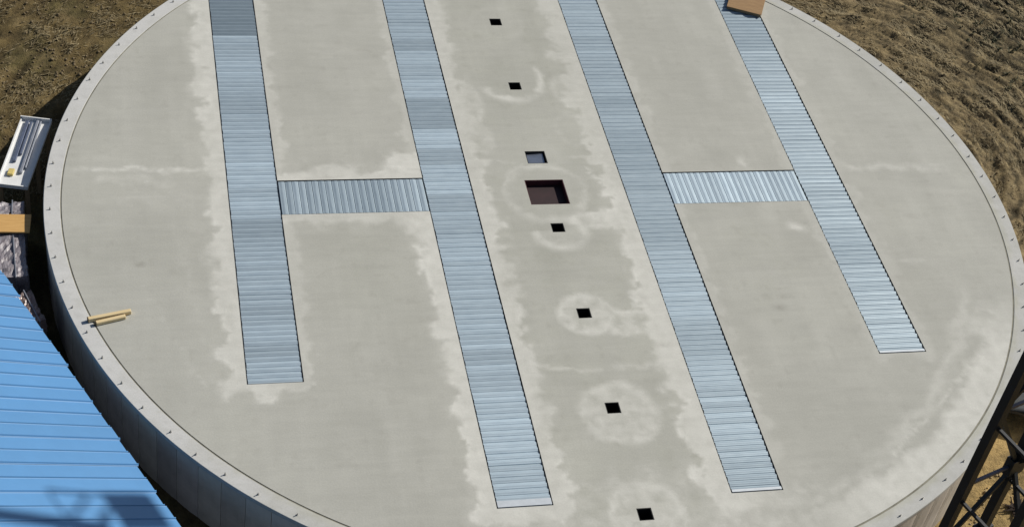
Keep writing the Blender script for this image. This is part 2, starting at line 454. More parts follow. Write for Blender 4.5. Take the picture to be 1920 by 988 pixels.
def build_slab():
    pts, edges = [], []
    def add_loop(lp, step):
        st = len(pts); out = []
        for i in range(len(lp)):
            a, b = np.array(lp[i]), np.array(lp[(i + 1) % len(lp)])
            k = max(1, int(np.hypot(*(b - a)) / step))
            out += [tuple(a + (b - a) * t / k) for t in range(k)]
        pts.extend(out); n = len(out)
        edges.extend([(st + i, st + (i + 1) % n) for i in range(n)])
        return (st, n)
    NC = 480
    rng_o = add_loop([(RS * math.cos(2 * math.pi * i / NC), RS * math.sin(2 * math.pi * i / NC)) for i in range(NC)], 1)
    lr = [add_loop(l, 0.12) for l in loops]
    g = np.arange(-RS, RS, 0.085)
    X, Y = np.meshgrid(g, g); X = X.ravel(); Y = Y.ravel()
    r = np.random.RandomState(3)
    X = X + r.uniform(-.02, .02, X.shape); Y = Y + r.uniform(-.02, .02, Y.shape)
    ok = np.hypot(X, Y) < RS - 0.05
    for x0, x1, y0, y1 in rects: ok &= ~((X > x0 - .04) & (X < x1 + .04) & (Y > y0 - .04) & (Y < y1 + .04))
    pts.extend(zip(X[ok], Y[ok]))
    vo, eo, fo, *_ = delaunay_2d_cdt([Vector(p) for p in pts], edges, [], 0, 1e-6)
    V = np.array([v[:] for v in vo]); F = np.array([f for f in fo if len(f) == 3])
    C = V[F].mean(1)
    keep = np.hypot(C[:, 0], C[:, 1]) < RS
    for x0, x1, y0, y1 in rects: keep &= ~((C[:, 0] > x0) & (C[:, 0] < x1) & (C[:, 1] > y0) & (C[:, 1] < y1))
    F = F[keep]
    return V, F
SV, SF = build_slab()

def stain(X, Y):
    """R light efflorescence and trowelled patches, G olive tone, B small dark marks"""
    n1 = fbm(X * 1.6, Y * 1.6, 101, 5, 0.55); n2 = fbm(X * 4, Y * 4, 107, 4, 0.55); n3 = fbm(X * 0.35, Y * 0.35, 109, 3)
    scal = np.abs(pn(X * 1.4, Y * 1.4, 113)) + 0.5 * np.abs(pn(X * 3.1, Y * 3.1, 117))       # scalloped edge
    Lt = np.zeros_like(X)
    def dist(rc):
        x0, x1, y0, y1 = rc
        return np.hypot(np.maximum(np.maximum(x0 - X, X - x1), 0), np.maximum(np.maximum(y0 - Y, Y - y1), 0))
    def band(d, wd, amt, soft=0.12):
        nonlocal Lt
        e = d + 0.30 * n1 * (0.4 + wd) - 0.42 * (scal - 0.3) * (0.35 + wd) * 0.9
        sf = 0.05 + 0.26 * ss(-0.25, 0.45, pn(X * 0.55, Y * 0.55, 141))
        mk = np.clip(0.5 - (e - wd) / (2 * sf), 0, 1)
        mk = mk * mk * (3 - 2 * mk)
        edge = np.exp(-((e - wd + 0.05) / 0.06) ** 2) * 0.25
        Lt = np.maximum(Lt, amt * (mk * (0.80 + 0.22 * n2) + edge)); Lt = np.maximum(Lt, 0.35 * amt * ss(0.35, -0.1, e - wd))
    one = np.ones_like(X)
    for i, rc in enumerate(STR):
        d = dist(rc); cx = (rc[0] + rc[1]) / 2
        lft = ss(0.3, -0.3, X - cx); dn = ss(0.8, -0.8, Y)
        if i == 0: wd = lft * 0.36 + (1 - lft) * 0.20; am = lft * 0.85 + (1 - lft) * 0.5
        if i == 1: wd = lft * (0.36 * dn + 0.18 * (1 - dn)) + (1 - lft) * 0.36; am = lft * (0.95 * dn + 0.4 * (1 - dn)) + (1 - lft) * (0.8 * dn + 0.65 * (1 - dn))
        if i == 2: wd = lft * 0.52 + (1 - lft) * 0.17; am = lft * (0.88 * dn + 0.62 * (1 - dn)) + (1 - lft) * 0.32
        if i == 3: wd = 0.16 * one; am = 0.33 * one
        band(d, wd, am)
    d0 = dist(CROSS[0])
    band(d0, np.where(Y > 0, 0.36, 0.24), np.where(Y > 0, 0.85, 0.7) * ss(-6.7, -6.0, X) * ss(-2.1, -2.7, X))
    band(np.hypot(X + 2.95, (Y - 1.15) * 0.8), 0.38 * one, 1.0 * one * (X < -2.79))
    # haloes round the wells
    def halo(cx, cy, rx, ry, fill, edge, ew=0.055, a0=-9, a1=9):
        nonlocal Lt
        dx, dy = (X - cx) / rx, (Y - cy) / ry
        r = np.hypot(dx, dy) + 0.11 * n1 + 0.02 * n2
        an = np.arctan2(dy, dx); sel = np.ones_like(X) if a0 < -5 else ss(a0, a0 + .35, an) * ss(a1, a1 - .35, an)
        mk = ss(1.08, 0.85, r) * fill * (0.7 + 0.5 * n2) + np.exp(-((r - 0.93) / (ew / min(rx, ry) * 1.7)) ** 2) * edge * (0.62 + 0.5 * n1)
        Lt = np.maximum(Lt, mk * sel)
    halo(0.02, -3.93, 0.62, 0.62, 0.6, 0.6); halo(0.95, -4.2, 0.9, 0.42, 0.7, 0.2)
    halo(0.1, -6.68, 0.86, 0.86, 0.62, 0.25); halo(0.05, -9.2, 0.8, 0.75, 0.62, 0.5)
    halo(0.0, -1.30, 0.62, 0.62, 0.25, 0.8, 0.07, -3.3, 0.6); halo(0.95, -1.0, 0.75, 0.28, 0.75, 0.3)
    halo(-0.05, -0.02, 1.0, 1.05, 0.15, 0.55, 0.06); halo(-0.1, 4.2, 0.85, 0.95, 0.05, 0.85, 0.06, -2.9, 0.7)
    halo(0.0, 6.5, 0.7, 0.75, 0.1, 0.15)
    halo(-1.25, 3.2, 0.3, 0.8, 0.42, 0.3); halo(-1.2, 1.9, 0.3, 0.55, 0.35, 0.22); halo(1.0, 2.2, 0.35, 0.7, 0.25, 0.3); halo(1.1, 3.7, 0.25, 0.5, 0.2, 0.35)
    def streak(x0, y0, x1, y1, wd, amt):
        nonlocal Lt
        L = math.hypot(x1 - x0, y1 - y0); ux, uy = (x1 - x0) / L, (y1 - y0) / L
        t = (X - x0) * ux + (Y - y0) * uy; s = -(X - x0) * uy + (Y - y0) * ux + 0.10 * n1 + 0.04 * n2
        mk = np.exp(-(s / wd) ** 2) * ss(-.25, .25, t) * ss(L + .25, L - .25, t) * (0.75 + 0.5 * n2)
        Lt = np.maximum(Lt, amt * mk)
    streak(-10.4, 1.05, -7.3, 0.92, 0.09, 0.85); streak(-10.0, .72, -8.2, 0.55, 0.16, 0.5); streak(-9.3, .95, -8.3, .45, .12, .4); streak(-10.2, 0.2, -7.4, 0.0, 0.45, 0.28)
    streak(-1.55, 1.0, -0.5, 1.05, 0.05, 0.5); streak(0.4, 1.25, 1.7, 1.2, 0.06, 0.5)
    streak(-1.5, -5.25, 0.2, -5.55, 0.06, 0.55); streak(0.2, -5.55, 1.4, -5.35, 0.14, 0.5)
    streak(7.4, 0.65, 10.2, 0.6, 0.16, 0.5); streak(7.5, -2.6, 8.4, -2.6, 0.12, 0.3)
    streak(5.35, -1.35, 5.75, -1.45, 0.16, 0.9); streak(4.95, .72, 4.95, 1.05, 0.07, 0.9)
    streak(-9.0, -2.6, -7.9, -5.6, 0.05, 0.3); streak(-8.2, -1.2, -7.7, -6.5, 0.1, 0.2)
    streak(5.3, -8.3, 9.3, -4.8, 0.06, 0.6); streak(2.5, -9.6, 5.3, -8.3, 0.12, 0.4); streak(8.3, -5.0, 9.2, -4.2, 0.25, 0.45); streak(9.1, -4.1, 9.4, -5.2, 0.12, .5)
    rr = np.hypot(X, Y); an = np.arctan2(Y, X)
    arc = ss(9.75, 10.15, rr + 0.25 * n1) * ss(-1.35, -1.05, an) * ss(-0.30, -0.55, an)
    Lt = np.maximum(Lt, arc * (0.72 + 0.25 * n2))
    arc2 = np.exp(-((rr - 9.55 + 0.15 * n1) / 0.14) ** 2) * ss(-1.1, -0.9, an) * ss(-0.3, -0.5, an)
    Lt = np.maximum(Lt, arc2 * 0.42)
    # lighter bottom between the ends of the two long strips
    Lt = np.maximum(Lt, 0.42 * ss(-7.6, -9.0, Y + 0.5 * n1) * ss(-3.6, -2.6, X) * ss(4.2, 3.2, X) * (0.7 + 0.6 * n2))
    Lt = np.maximum(Lt, 0.10 + 0.12 * n3 + 0.05 * n1)
    # faint straight trowel passes
    Lt = Lt + 0.05 * np.sin(X * 5.3 + n1) * ss(0.0, 0.4, pn(X * .5, Y * .5, 131)) + 0.04 * pn(X * 7, Y * 0.35, 137)
    mid = ss(-1.8, -1.2, X) * ss(1.9, 1.3, X)
    G = 0.55 * mid * (0.75 + 0.6 * n1) + 0.30 * ss(0.1, 0.6, n3 + 0.3 * n1)
    G = np.maximum(G, 0.55 * np.exp(-((X - 4.3) / 1.1) ** 2 - ((Y + 2.6) / 2.4) ** 2) * (0.7 + n1))
    G = np.maximum(G, 0.5 * np.exp(-((X + 4.4) / 1.2) ** 2 - ((Y + 2.6) / 1.9) ** 2))
    Bd = np.zeros_like(X)
    for cx, cy, rx, ry, am in [(-9.06, -2.0, .10, .05, .55), (4.35, -3.95, .13, .09, .34), (4.58, -3.62, .16, .06, .30), (4.15, -3.6, .1, .1, .22), (4.5, -3.4, .08, .05, .2), (2.05 - 0.55, -4.9, .14, .05, .3), (1.35, -7.9, .14, .06, .2), (5.9, .9, .1, .05, .1)]:
        Bd = np.maximum(Bd, am * np.exp(-((X - cx) / rx) ** 2 - ((Y - cy) / ry) ** 2))
    Bd = np.maximum(Bd, 0.10 * ss(0.55, 0.9, n2 + 0.4 * n1))
    return np.clip(np.stack([Lt, G, Bd, np.ones_like(X)], -1), 0, 1)

def slab_mesh():
    V3 = np.concatenate([SV, np.zeros((len(SV), 1))], 1)
    faces = [tuple(f) if np.cross(SV[f[1]] - SV[f[0]], SV[f[2]] - SV[f[0]]) > 0 else tuple(f[::-1]) for f in SF]
    me = mesh('slab', V3, faces, M_slab)
    me.materials.append(M_pit)
    bm = bmesh.new(); bm.from_mesh(me)
    be = [e for e in bm.edges if e.is_boundary]
    r = bmesh.ops.extrude_edge_only(bm, edges=be)
    nv = [v for v in r['geom'] if isinstance(v, bmesh.types.BMVert)]
    for v in nv: v.co.z = -0.62
    for f in r['geom']:
        if isinstance(f, bmesh.types.BMFace): f.material_index = 1
    bm.faces.ensure_lookup_table()
    # underside of the deck channels
    vs = [bm.verts.new((RS * 0.999 * math.cos(t * math.pi / 60), RS * 0.999 * math.sin(t * math.pi / 60), -0.615)) for t in range(120)]
    f = bm.faces.new(vs); f.material_index = 1
    bm.to_mesh(me); bm.free()
    co = np.zeros(len(me.vertices) * 3); me.vertices.foreach_get('co', co); co = co.reshape(-1, 3)
    a = me.attributes.new('stain', 'FLOAT_COLOR', 'POINT')
    a.data.foreach_set('color', stain(co[:, 0], co[:, 1]).astype(np.float32).ravel())
    return me
link('slab', slab_mesh(), fnd, (0, 0, -GZ))

def ring(name, prof, n, m, attr=False):
    V, F = [], []
    k = len(prof)
    for i in range(n):
        a = 2 * math.pi * i / n
        for r, z in prof: V.append((r * math.cos(a), r * math.sin(a), z))
    for i in range(n):
        j = (i + 1) % n
        for t in range(k - 1): F.append((i * k + t, j * k + t, j * k + t + 1, i * k + t + 1))
    F = [f[::-1] for f in F]
    me = mesh(name, V, F, m)
    if attr:
        co = np.array(V); X, Y = co[:, 0], co[:, 1]
        an = np.arctan2(Y, X)
        n1 = fbm(X * 1.2, Y * 1.2, 201, 4); n2 = fbm(X * 5, Y * 5, 203, 3)
        lft = ss(-0.1, -0.7, np.cos(an + 0.35))
        Lt = np.clip(0.25 + 0.75 * lft + 0.4 * n1 + 0.3 * n2, 0, 1)
        inner = ss(RI + 0.16, RI + 0.03, np.hypot(X, Y) + 0.08 * n1)
        G = np.clip(inner * (0.65 + 0.8 * n1) + 0.15, 0, 1)
        Bd = np.clip(0.14 * ss(0.45, 0.9, n2 + n1 * .5), 0, 1)
        a = me.attributes.new('stain', 'FLOAT_COLOR', 'POINT')
        a.data.foreach_set('color', np.stack([Lt, G, Bd, np.ones_like(X)], -1).astype(np.float32).ravel())
    return me
prof = [(RI, -0.3), (RI, -0.006), (RI + 0.006, 0.0)] + [(RI + 0.006 + (RO - RI - 0.018) * t / 6, 0.0) for t in range(1, 7)] + [(RO, -0.012), (RO, -0.09), (RO - 0.06, -0.09)]
link('rim', ring('rim', prof, 720, M_rim, True), fnd, (0, 0, -GZ))
link('groove', ring('groove', [(RS - 0.02, -0.010), (RI + 0.02, -0.010)], 360, M_groove), fnd, (0, 0, -GZ))
link('core', ring('core', [(RO - 0.055, -0.08), (RO - 0.055, GZ - 0.3)], 240, M_pit), fnd, (0, 0, -GZ))

# formed wall panels, each its own piece
NP = 120
def panel_mesh():
    V, F = [], []
    h = math.pi / NP; gap = 0.006 / RO
    k = 4
    for i in range(k + 1):
        a = -h + gap + (2 * h - 2 * gap) * i / k
        rin = RO - 0.054
        rr = RO - 0.012 if 0 < i < k else RO - 0.020
        for r, z in ((rr, -0.091), (rr, GZ - 0.25), (rin, GZ - 0.25), (rin, -0.091)):
            V.append((r * math.cos(a), r * math.sin(a), z))
    for i in range(k):
        b = i * 4
        for t in range(4): F.append((b + t, b + (t + 1) % 4, b + 4 + (t + 1) % 4, b + 4 + t))
    F += [(0, 3, 2, 1), (k * 4, k * 4 + 1, k * 4 + 2, k * 4 + 3)]
    return mesh('wall_panel', V, F, M_wall)
pm = panel_mesh()
for i in range(NP):
    o = link('wall_panel', pm, fnd, (0, 0, -GZ), (0, 0, 2 * math.pi * (i + 0.5) / NP))
    t = rnd.uniform(0.82, 1.08); o.color = (t, t * rnd.uniform(0.98, 1.0), t * rnd.uniform(0.95, 1.0), 1)

# anchor bolts
b = MB()
b.bar((0, 0, -0.02), (0, 0, 0.060), 0.010, seg=8).bar((0, 0, 0.0), (0, 0, 0.005), 0.024, seg=10).bar((0, 0, 0.005), (0, 0, 0.022), 0.016, seg=6)
bolt = b.me('anchor_bolt', M_bolt)
NB = 90
for i in range(NB):
    a = 2 * math.pi * (i + 0.3) / NB + rnd.uniform(-.004, .004)
    r = 10.87 + rnd.uniform(-0.02, 0.02)
    o = link('anchor_bolt', bolt, fnd, (r * math.cos(a), r * math.sin(a), -GZ + 0.001), (rnd.uniform(-.12, .12), rnd.uniform(-.12, .12), rnd.uniform(0, 6)))

# ------------------------------------------------------------------ corrugated deck strips
PITCH = 0.145
def plank_mesh(L, pitch, name, ht=1.0):
    """a floor plank, long side along x, profile along y: pan, round rib, hooked lap"""
    am = 0.012 * ht
    prof = [(0.003, -0.045)] + [(0.003 + 0.1385 * t / 12, -0.009 - am * math.cos(2 * math.pi * t / 12 + 0.5) + 0.25 * am * math.cos(4 * math.pi * t / 12)) for t in range(13)] + [(0.1415, -0.045)]
    prof = [(y * pitch / 0.145, z) for y, z in prof]
    V, F = [], []
    k = len(prof)
    for x in (-L / 2, -L / 6, L / 6, L / 2):
        for y, z in prof: V.append((x, y, z - 0.006))
    for s in range(3):
        for t in range(k - 1): F.append((s * k + t, s * k + k + t, s * k + k + t + 1, s * k + t + 1))
    me = mesh(name, V, F, M_galv)
    me.polygons.foreach_set('use_smooth', [True] * len(F))
    return me
GAPW = 0.025
def strip(rc, label, tones, end=None, along='y', seed=0, gain=1.0):
    x0, x1, y0, y1 = rc
    r = random.Random(seed)
    if along == 'y':
        root = empty('deck_strip', ((x0 + x1) / 2, y0, 0)); Lp = x1 - x0 - 2 * GAPW; length = y1 - y0 - 2 * GAPW; s0 = GAPW
    else:
        root = empty('cross_deck', (x0, (y0 + y1) / 2, 0)); Lp = y1 - y0 - 2 * GAPW; length = x1 - x0 - 0.016; s0 = 0.008
    tag(root, label, 'floor deck', 'corrugated steel deck strips set in the slab')
    n = round(length / PITCH); pt = length / n
    pmn = plank_mesh(Lp, pt, 'deck_plank', 1.0 if along == 'y' else 0.22)
    walk = 1.0
    for i in range(n):
        s = s0 + i * pt
        walk += r.uniform(-0.06, 0.06); walk += (1 - walk) * 0.15
        tone = walk * r.uniform(0.91, 1.06)
        tilt = r.gauss(0, 0.014)
        gy = (y0 if along == 'y' else x0) + s
        for a, b_, m_, tl in tones:
            if a <= gy < b_: tone = m_ * r.uniform(0.97, 1.03); tilt = tl
        if along == 'y':
            o = link('deck_plank', pmn, root, (r.uniform(-.006, .006), s, 0), (tilt, 0, r.uniform(-.0015, .0015)))
        else:
            o = link('deck_plank', pmn, root, (s + pt, 0, 0), (tilt, 0, math.pi / 2 + r.uniform(-.002, .002)))
        tone *= gain; o.color = (tone * (0.97 - 0.12 * max(0, 0.9 - tone)), tone, tone * (1.02 + 0.1 * max(0, 0.9 - tone)), 1)
    # grey bars added in both side gaps so their shade looks less dark
    for sd in (-1, 1):
        m = MB()
        if along == 'y': m.box((sd * (Lp / 2 + 0.004), length / 2 + GAPW, -0.085), (0.048, length, 0.06))
        else: m.box((length / 2 + GAPW, sd * (Lp / 2 + 0.004), -0.085), (length - 0.05, 0.048, 0.06))
        m.build('gap_filler', M_gapfill, root)
    if end:
        MB().box((0, s0 + end / 2, 0.0015), (Lp + 0.005, end, 0.006)).build('end_flashing', M_endfl, root)
    return root
M_gapfill = mat('grey_gap_fill', (0.30, 0.31, 0.31), 0.6, 0.2, var=0.15)
M_endfl = mat('bright_flashing', (0.74, 0.78, 0.80), 0.4, 0.4, var=0.08)
strip(STR[0], 'short corrugated steel deck strip at the far left of the slab', [(5.85, 9, 0.56, 0.03), (2.9, 3.5, 0.86, 0.01), (-1.3, -0.75, 0.8, 0.012), (-3.7, -3.35, 0.85, 0.01)], None, 'y', 1, 1.1)
strip(STR[1], 'long corrugated steel deck strip just left of the row of wells, white end flashing', [(5.3, 5.75, 0.8, 0.015), (2.3, 3.4, 0.78, 0.012), (1.0, 1.5, 0.85, 0.01), (-0.6, -0.1, 0.88, 0.01), (-5.3, -4.8, 0.86, 0.01)], 0.15, 'y', 2, 1.08)
strip(STR[2], 'long corrugated steel deck strip just right of the row of wells', [(3.0, 3.4, 0.86, 0.01), (1.2, 1.7, 0.86, 0.012)], 0.06, 'y', 3, 0.92)
strip(STR[3], 'short corrugated steel deck strip at the far right of the slab', [(5.3, 9, 0.82, 0.01)], 0.05, 'y', 4, 0.90)
strip(CROSS[0], 'short corrugated cross deck joining the two left deck strips', [], None, 'x', 5, 0.88)
strip(CROSS[1], 'short corrugated cross deck joining the two right deck strips', [], None, 'x', 6, 1.1)

# ------------------------------------------------------------------ wells in the centre row
def liner(hx, hy, depth, m, name='liner', th=0.012):
    mb = MB()
    for sx in (-1, 1): mb.box((sx * (hx - th / 2 - 0.003), 0, -depth / 2 - 0.004), (th, 2 * hy - 0.006, depth))
    for sy in (-1, 1): mb.box((0, sy * (hy - th / 2 - 0.003), -depth / 2 - 0.004), (2 * hx - 2 * th - 0.008, th, depth))
    return mb.me(name, m)
lm = liner(WH, WH, 0.45, M_blacksteel)
fm = MB().box((0, 0, -0.45), (2 * WH - 0.04, 2 * WH - 0.04, 0.012)).me('floor_plate', M_blacksteel)
wl = ['small square black well farthest up the slab', 'small square black well second from the top, inside a pale curved stain',
      'small square black well just below the large red sump', 'small square black well in a pale ring, second below the red sump',
      'small square black well in a wide pale halo, third below the red sump', 'small square black well nearest the bottom edge of the slab']
for (x, y), lb in zip(WELLS, wl):
    r_ = tag(empty('grain_well', (x, y, 0)), lb, 'well', 'small square wells down the middle of the slab')
    link('liner', lm, r_); link('floor_plate', fm, r_)
sr = tag(empty('center_sump', (SUMP[0], SUMP[1], 0)), 'large square sump with dark red plate sunk in the middle of the slab', 'sump')
link('liner', liner(SUMP[2], SUMP[3], 0.42, M_redox), sr)
MB().box((0, 0, -0.16), (2 * SUMP[2] - 0.04, 2 * SUMP[3] - 0.04, 0.012)).build('cover_plate', M_maroon, sr)
lr_ = tag(empty('covered_well', (LID[0], LID[1], 0)), 'square well with a recessed blue-grey metal lid above the red sump', 'well')
link('liner', liner(LID[2], LID[3], 0.3, M_blacksteel), lr_)
MB().box((-0.012, 0.012, -0.07), (2 * LID[2] - 0.075, 2 * LID[3] - 0.07, 0.008), bevel=0.002).build('lid', M_lid, lr_, rot=(0.05, -0.06, 0))

# ------------------------------------------------------------------ things lying on the slab
def timber(a, b, wd, ht, label, lift=0.0, roll=0.0):
    a, b = Vector(a), Vector(b)
    d = b - a; L = d.length
    root = tag(empty('timber_post', (a.x, a.y, a.z), math.atan2(d.y, d.x)), label, 'timber', 'pale timbers lying on the slab edge')
    pitch = math.asin(d.z / L)
    MB().box((L / 2, 0, ht / 2), (L - 0.02, wd, ht), bevel=0.008).build('beam', M_wood, root, rot=(roll, -pitch, 0))
    MB().box((0.005, 0, ht / 2), (0.012, wd * 0.98, ht * 0.98)).build('end_shade_plate', M_endshade, root, rot=(roll, -pitch, 0))  # thin dark plate standing in for shade on the end away from the sun
    return root
timber((-10.115, -3.60, 0.004), (-9.265, -3.405, 0.004), 0.085, 0.09, 'longer pale timber lying across the left rim of the slab')
timber((-9.965, -3.70, 0.004), (-9.375, -3.535, 0.004), 0.085, 0.075, 'shorter pale timber lying beside the longer one at the left rim')

# brown board on blocks at the far end of the right strip
br = tag(empty('plywood_board', (6.75, 6.94, 0.0), R(-25)), 'brown plywood panel raised on battens at the far end of the right strip', 'plywood')
MB().box((0.0, 0.62, 0.082), (0.94, 1.24, 0.02), bevel=0.003).build('sheet', M_ply, br)
for sy in (0.06, 0.62, 1.18):
    MB().box((0, sy, 0.038), (0.90, 0.09, 0.068)).build('batten', M_pallet, br)

# ------------------------------------------------------------------ goods stacked at the left of the slab
def pallet(parent, L, W, z):
    for k in range(7):
        MB().box((-L / 2 + 0.05 + k * (L - 0.1) / 6, 0, z + 0.13), (0.09, W, 0.022)).build('pallet_board', M_pallet, parent)
    for sy in (-1, 0, 1):
        MB().box((0, sy * (W / 2 - 0.05), z + 0.06), (L, 0.08, 0.115)).build('pallet_runner', M_pallet, parent)

# white crate of steel bars
CRZ = R(-12.0)
wc = tag(empty('white_crate', (-11.45, 2.21, GZ), CRZ), 'white open crate holding long steel bars, half in the slab shadow', 'crate')
cw, cl, ch = 0.68, 2.36, 1.13
for zz in (0.35,):
    MB().box((0, 0, 1.10), (cw, cl, 0.03), bevel=0.004).build('tray', M_white, wc)
MB().box((0, cl / 2 - 0.015, 1.165), (cw + 0.02, 0.03, 0.09)).build('end_board', M_white, wc)
MB().box((0, -cl / 2 + 0.015, 1.15), (cw + 0.02, 0.03, 0.06)).build('end_board', M_white, wc)
MB().box((-cw / 2 + 0.015, 0, 1.14), (0.03, cl - 0.07, 0.045)).build('side_rail', M_white, wc)
MB().box((cw / 2 - 0.015, 0, 1.14), (0.03, cl - 0.07, 0.045)).build('side_rail', M_white, wc)
for sx in (-1, 1):
    for yy in (-1.0, 0.0, 1.0):
        MB().box((sx * (cw / 2 - 0.06), yy, 0.54), (0.08, 0.08, 1.08)).build('leg', M_pallet, wc)
for x, ya, yb, m, wd, nm in ((-0.15, 1.08, -0.35, M_bar, 0.075, 'steel_bar'), (-0.06, 1.05, -0.1, M_bar, 0.05, 'steel_bar'), (0.07, 1.12, -0.72, M_bar2, 0.06, 'steel_bar'), (0.14, 1.10, -0.55, M_bar2, 0.035, 'steel_bar')):
    MB().box((x - 0.0, (ya + yb) / 2, 1.15), (wd, ya - yb, 0.06), bevel=0.006).build(nm, m, wc, rot=(0, 0, 0.02))
MB().box((-0.12, -0.72, 1.15), (0.13, 0.2, 0.06), bevel=0.01).build('yellow_block', M_yellow, wc)

def wrapped(name, cx, cy, rz, L, W, H, m, label, seed):
    """a pallet load under stretch film: lumpy draped block"""
    root = tag(empty(name, (cx, cy, GZ), rz), label, 'pallet load', 'wrapped loads stacked between shed and slab')
    pallet(root, L, W, 0.0)
    bm = bmesh.new()
    n = 14
    r = np.random.RandomState(seed)
    bmesh.ops.create_cube(bm, size=1)
    bmesh.ops.subdivide_edges(bm, edges=bm.edges[:], cuts=n, use_grid_fill=True)
    for v in bm.verts:
        x, y, z = v.co
        k = 1.0
        sx = max(-1, min(1, x * 2)); sy = max(-1, min(1, y * 2))
        nz = float(fbm(np.array([x * 7 + seed]), np.array([y * 7 + z * 3]), seed, 3)[0])
        fold = abs(float(pn(np.array([x * 5 + y * 9 + seed]), np.array([y * 4 - x * 2 + z * 5]), seed + 3)[0]))
        out = 0.02 * nz - 0.03 * fold
        v.co = ((x * L) * (1 - 0.05 * (z + .5)) + out * x * 2, (y * W) * (1 - 0.05 * (z + .5)) + out * y * 2, (z + 0.5) * (H - 0.15) + 0.145 + (out * 1.6 if z > 0.4 else 0))
    me = bpy.data.meshes.new('wrapped_load'); bm.to_mesh(me); bm.free(); me.materials.append(m)
    link('wrapped_load', me, root)
    for s in (-0.27, 0.24):
        mb = MB(); mb.box((s * L, 0, (H + 0.15) / 2), (0.02, W * 1.0 + 0.03, H - 0.15 + 0.03)); mb.build('strap', M_bar2, root)
    return root
wrapped('wrapped_pallet', -11.90, 0.12, R(0), 1.0, 0.80, 1.20, M_film, 'film-wrapped grey pallet load below the white crate, under the orange plywood', 5)
wrapped('wrapped_pallet', -11.82, -1.18, R(4), 1.0, 1.40, 1.20, M_film, 'larger film-wrapped grey pallet load beside the blue shed roof', 8)
wrapped('wrapped_pallet', -11.35, -2.72, R(20), 0.6, 0.95, 1.17, M_film2, 'narrow reddish wrapped load squeezed between the blue roof edge and the slab', 11)
pb = MB().box((0, 0, 0), (0.90, 0.56, 0.04), bevel=0.004).build('plywood_offcut', M_orange, None, (-11.72, -0.27, -0.345), (0, 0.0, R(-3)))
tag(pb, 'orange plywood offcut lying across the wrapped loads left of the slab', 'plywood')

# ------------------------------------------------------------------ shed with blue sheet roof
E0 = Vector((-11.815, -2.104)); E1 = Vector((-8.582, -8.828)); EZ = 0.0      # eave line
ed = (E1 - E0).normalized(); en = Vector((-ed.y, ed.x))                      # en towards the slab
if en.x < 0: en = -en
SL = 0.62
root_p = E0 - ed * 0.6
shed = empty('shed', (root_p.x, root_p.y, GZ), math.atan2(ed.y, ed.x))       # local x along the eave
tag(shed, 'low shed with bright blue ribbed sheet metal roof beside the slab', 'shed')
# local frame: x along eave, y: en is local +y or -y
ysg = 1.0 if Vector((-ed.y, ed.x)).dot(en) > 0 else -1.0
LEN, DEP = 11.4, 4.6
ez = EZ - GZ
for nm, c_, s_ in (('wall', (LEN / 2, -ysg * 0.45, (ez - 0.1) / 2), (LEN - 0.8, 0.12, ez - 0.1)), ('wall', (LEN / 2, -ysg * (2 * DEP - 0.45), (ez - 0.1) / 2), (LEN - 0.8, 0.12, ez - 0.1)),
                   ('wall', (0.46, -ysg * DEP, (ez - 0.1) / 2), (0.12, 2 * DEP - 1.05, ez - 0.1)), ('wall', (LEN - 0.46, -ysg * DEP, (ez - 0.1) / 2), (0.12, 2 * DEP - 1.05, ez - 0.1))):
    MB().box(c_, s_).build(nm, M_shedwall, shed)
roof = MB()
ang = math.atan(SL); RL = DEP / math.cos(ang)
V = []
for xx in (0.02, LEN - 0.02): V += [(xx, -ysg * 0.03, ez - 0.04), (xx, -ysg * DEP, ez - 0.04 + DEP * SL), (xx, -ysg * (2 * DEP - .03), ez - 0.04), (xx, -ysg * DEP, ez - 0.14 + DEP * SL), (xx, -ysg * .03, ez - 0.10), (xx, -ysg * (2 * DEP - .03), ez - .10)]
F = [(0, 6, 7, 1), (1, 7, 8, 2), (4, 3, 9, 10), (3, 5, 11, 9), (0, 4, 10, 6), (2, 8, 11, 5), (0, 1, 3, 4), (1, 2, 5, 3), (6, 10, 9, 7), (7, 9, 11, 8)]
rme = mesh('roof', V, F, M_shedwall)
roof = link('roof', rme, shed)
PW = 0.358
def roof_panel_mesh():
    pr = [(0.0, 0.012), (0.012, 0.006), (0.150, 0.0075), (0.300, 0.006), (0.318, 0.032), (0.334, 0.032), (0.348, 0.008), (0.3585, 0.004)]
    V, F = [], []
    k = len(pr)
    for yy in (0.0, RL * 0.5, RL):
        for x, z in pr: V.append((x, yy, z))
    for s in range(2):
        for t in range(k - 1): F.append((s * k + t, s * k + t + 1, s * k + k + t + 1, s * k + k + t))
    me = mesh('roof_panel', V, F, M_blue)
    return me
rpm = roof_panel_mesh()
for side in (0, 1):
    for i in range(int(LEN / PW)):
        t = rnd.uniform(0.95, 1.04)
        jag = rnd.uniform(-0.02, 0.02)
        if side == 0: M = Matrix.Translation((i * PW, ysg * (0.03 + jag), ez - 0.02)) @ Matrix.Scale(-ysg, 4, (0, 1, 0)) @ Matrix.Rotation(ang, 4, 'X')
        else: M = Matrix.Translation((i * PW, -ysg * (2 * DEP + 0.03), ez - 0.02)) @ Matrix.Scale(ysg, 4, (0, 1, 0)) @ Matrix.Rotation(ang, 4, 'X')
        o = link('roof_panel', rpm, roof)
        o.matrix_local = M
        o.color = (t, t, t, 1)
MB().box((LEN / 2, -ysg * DEP, ez + DEP * SL + 0.03), (LEN, 0.35, 0.03)).build('ridge_cap', M_blue, roof)

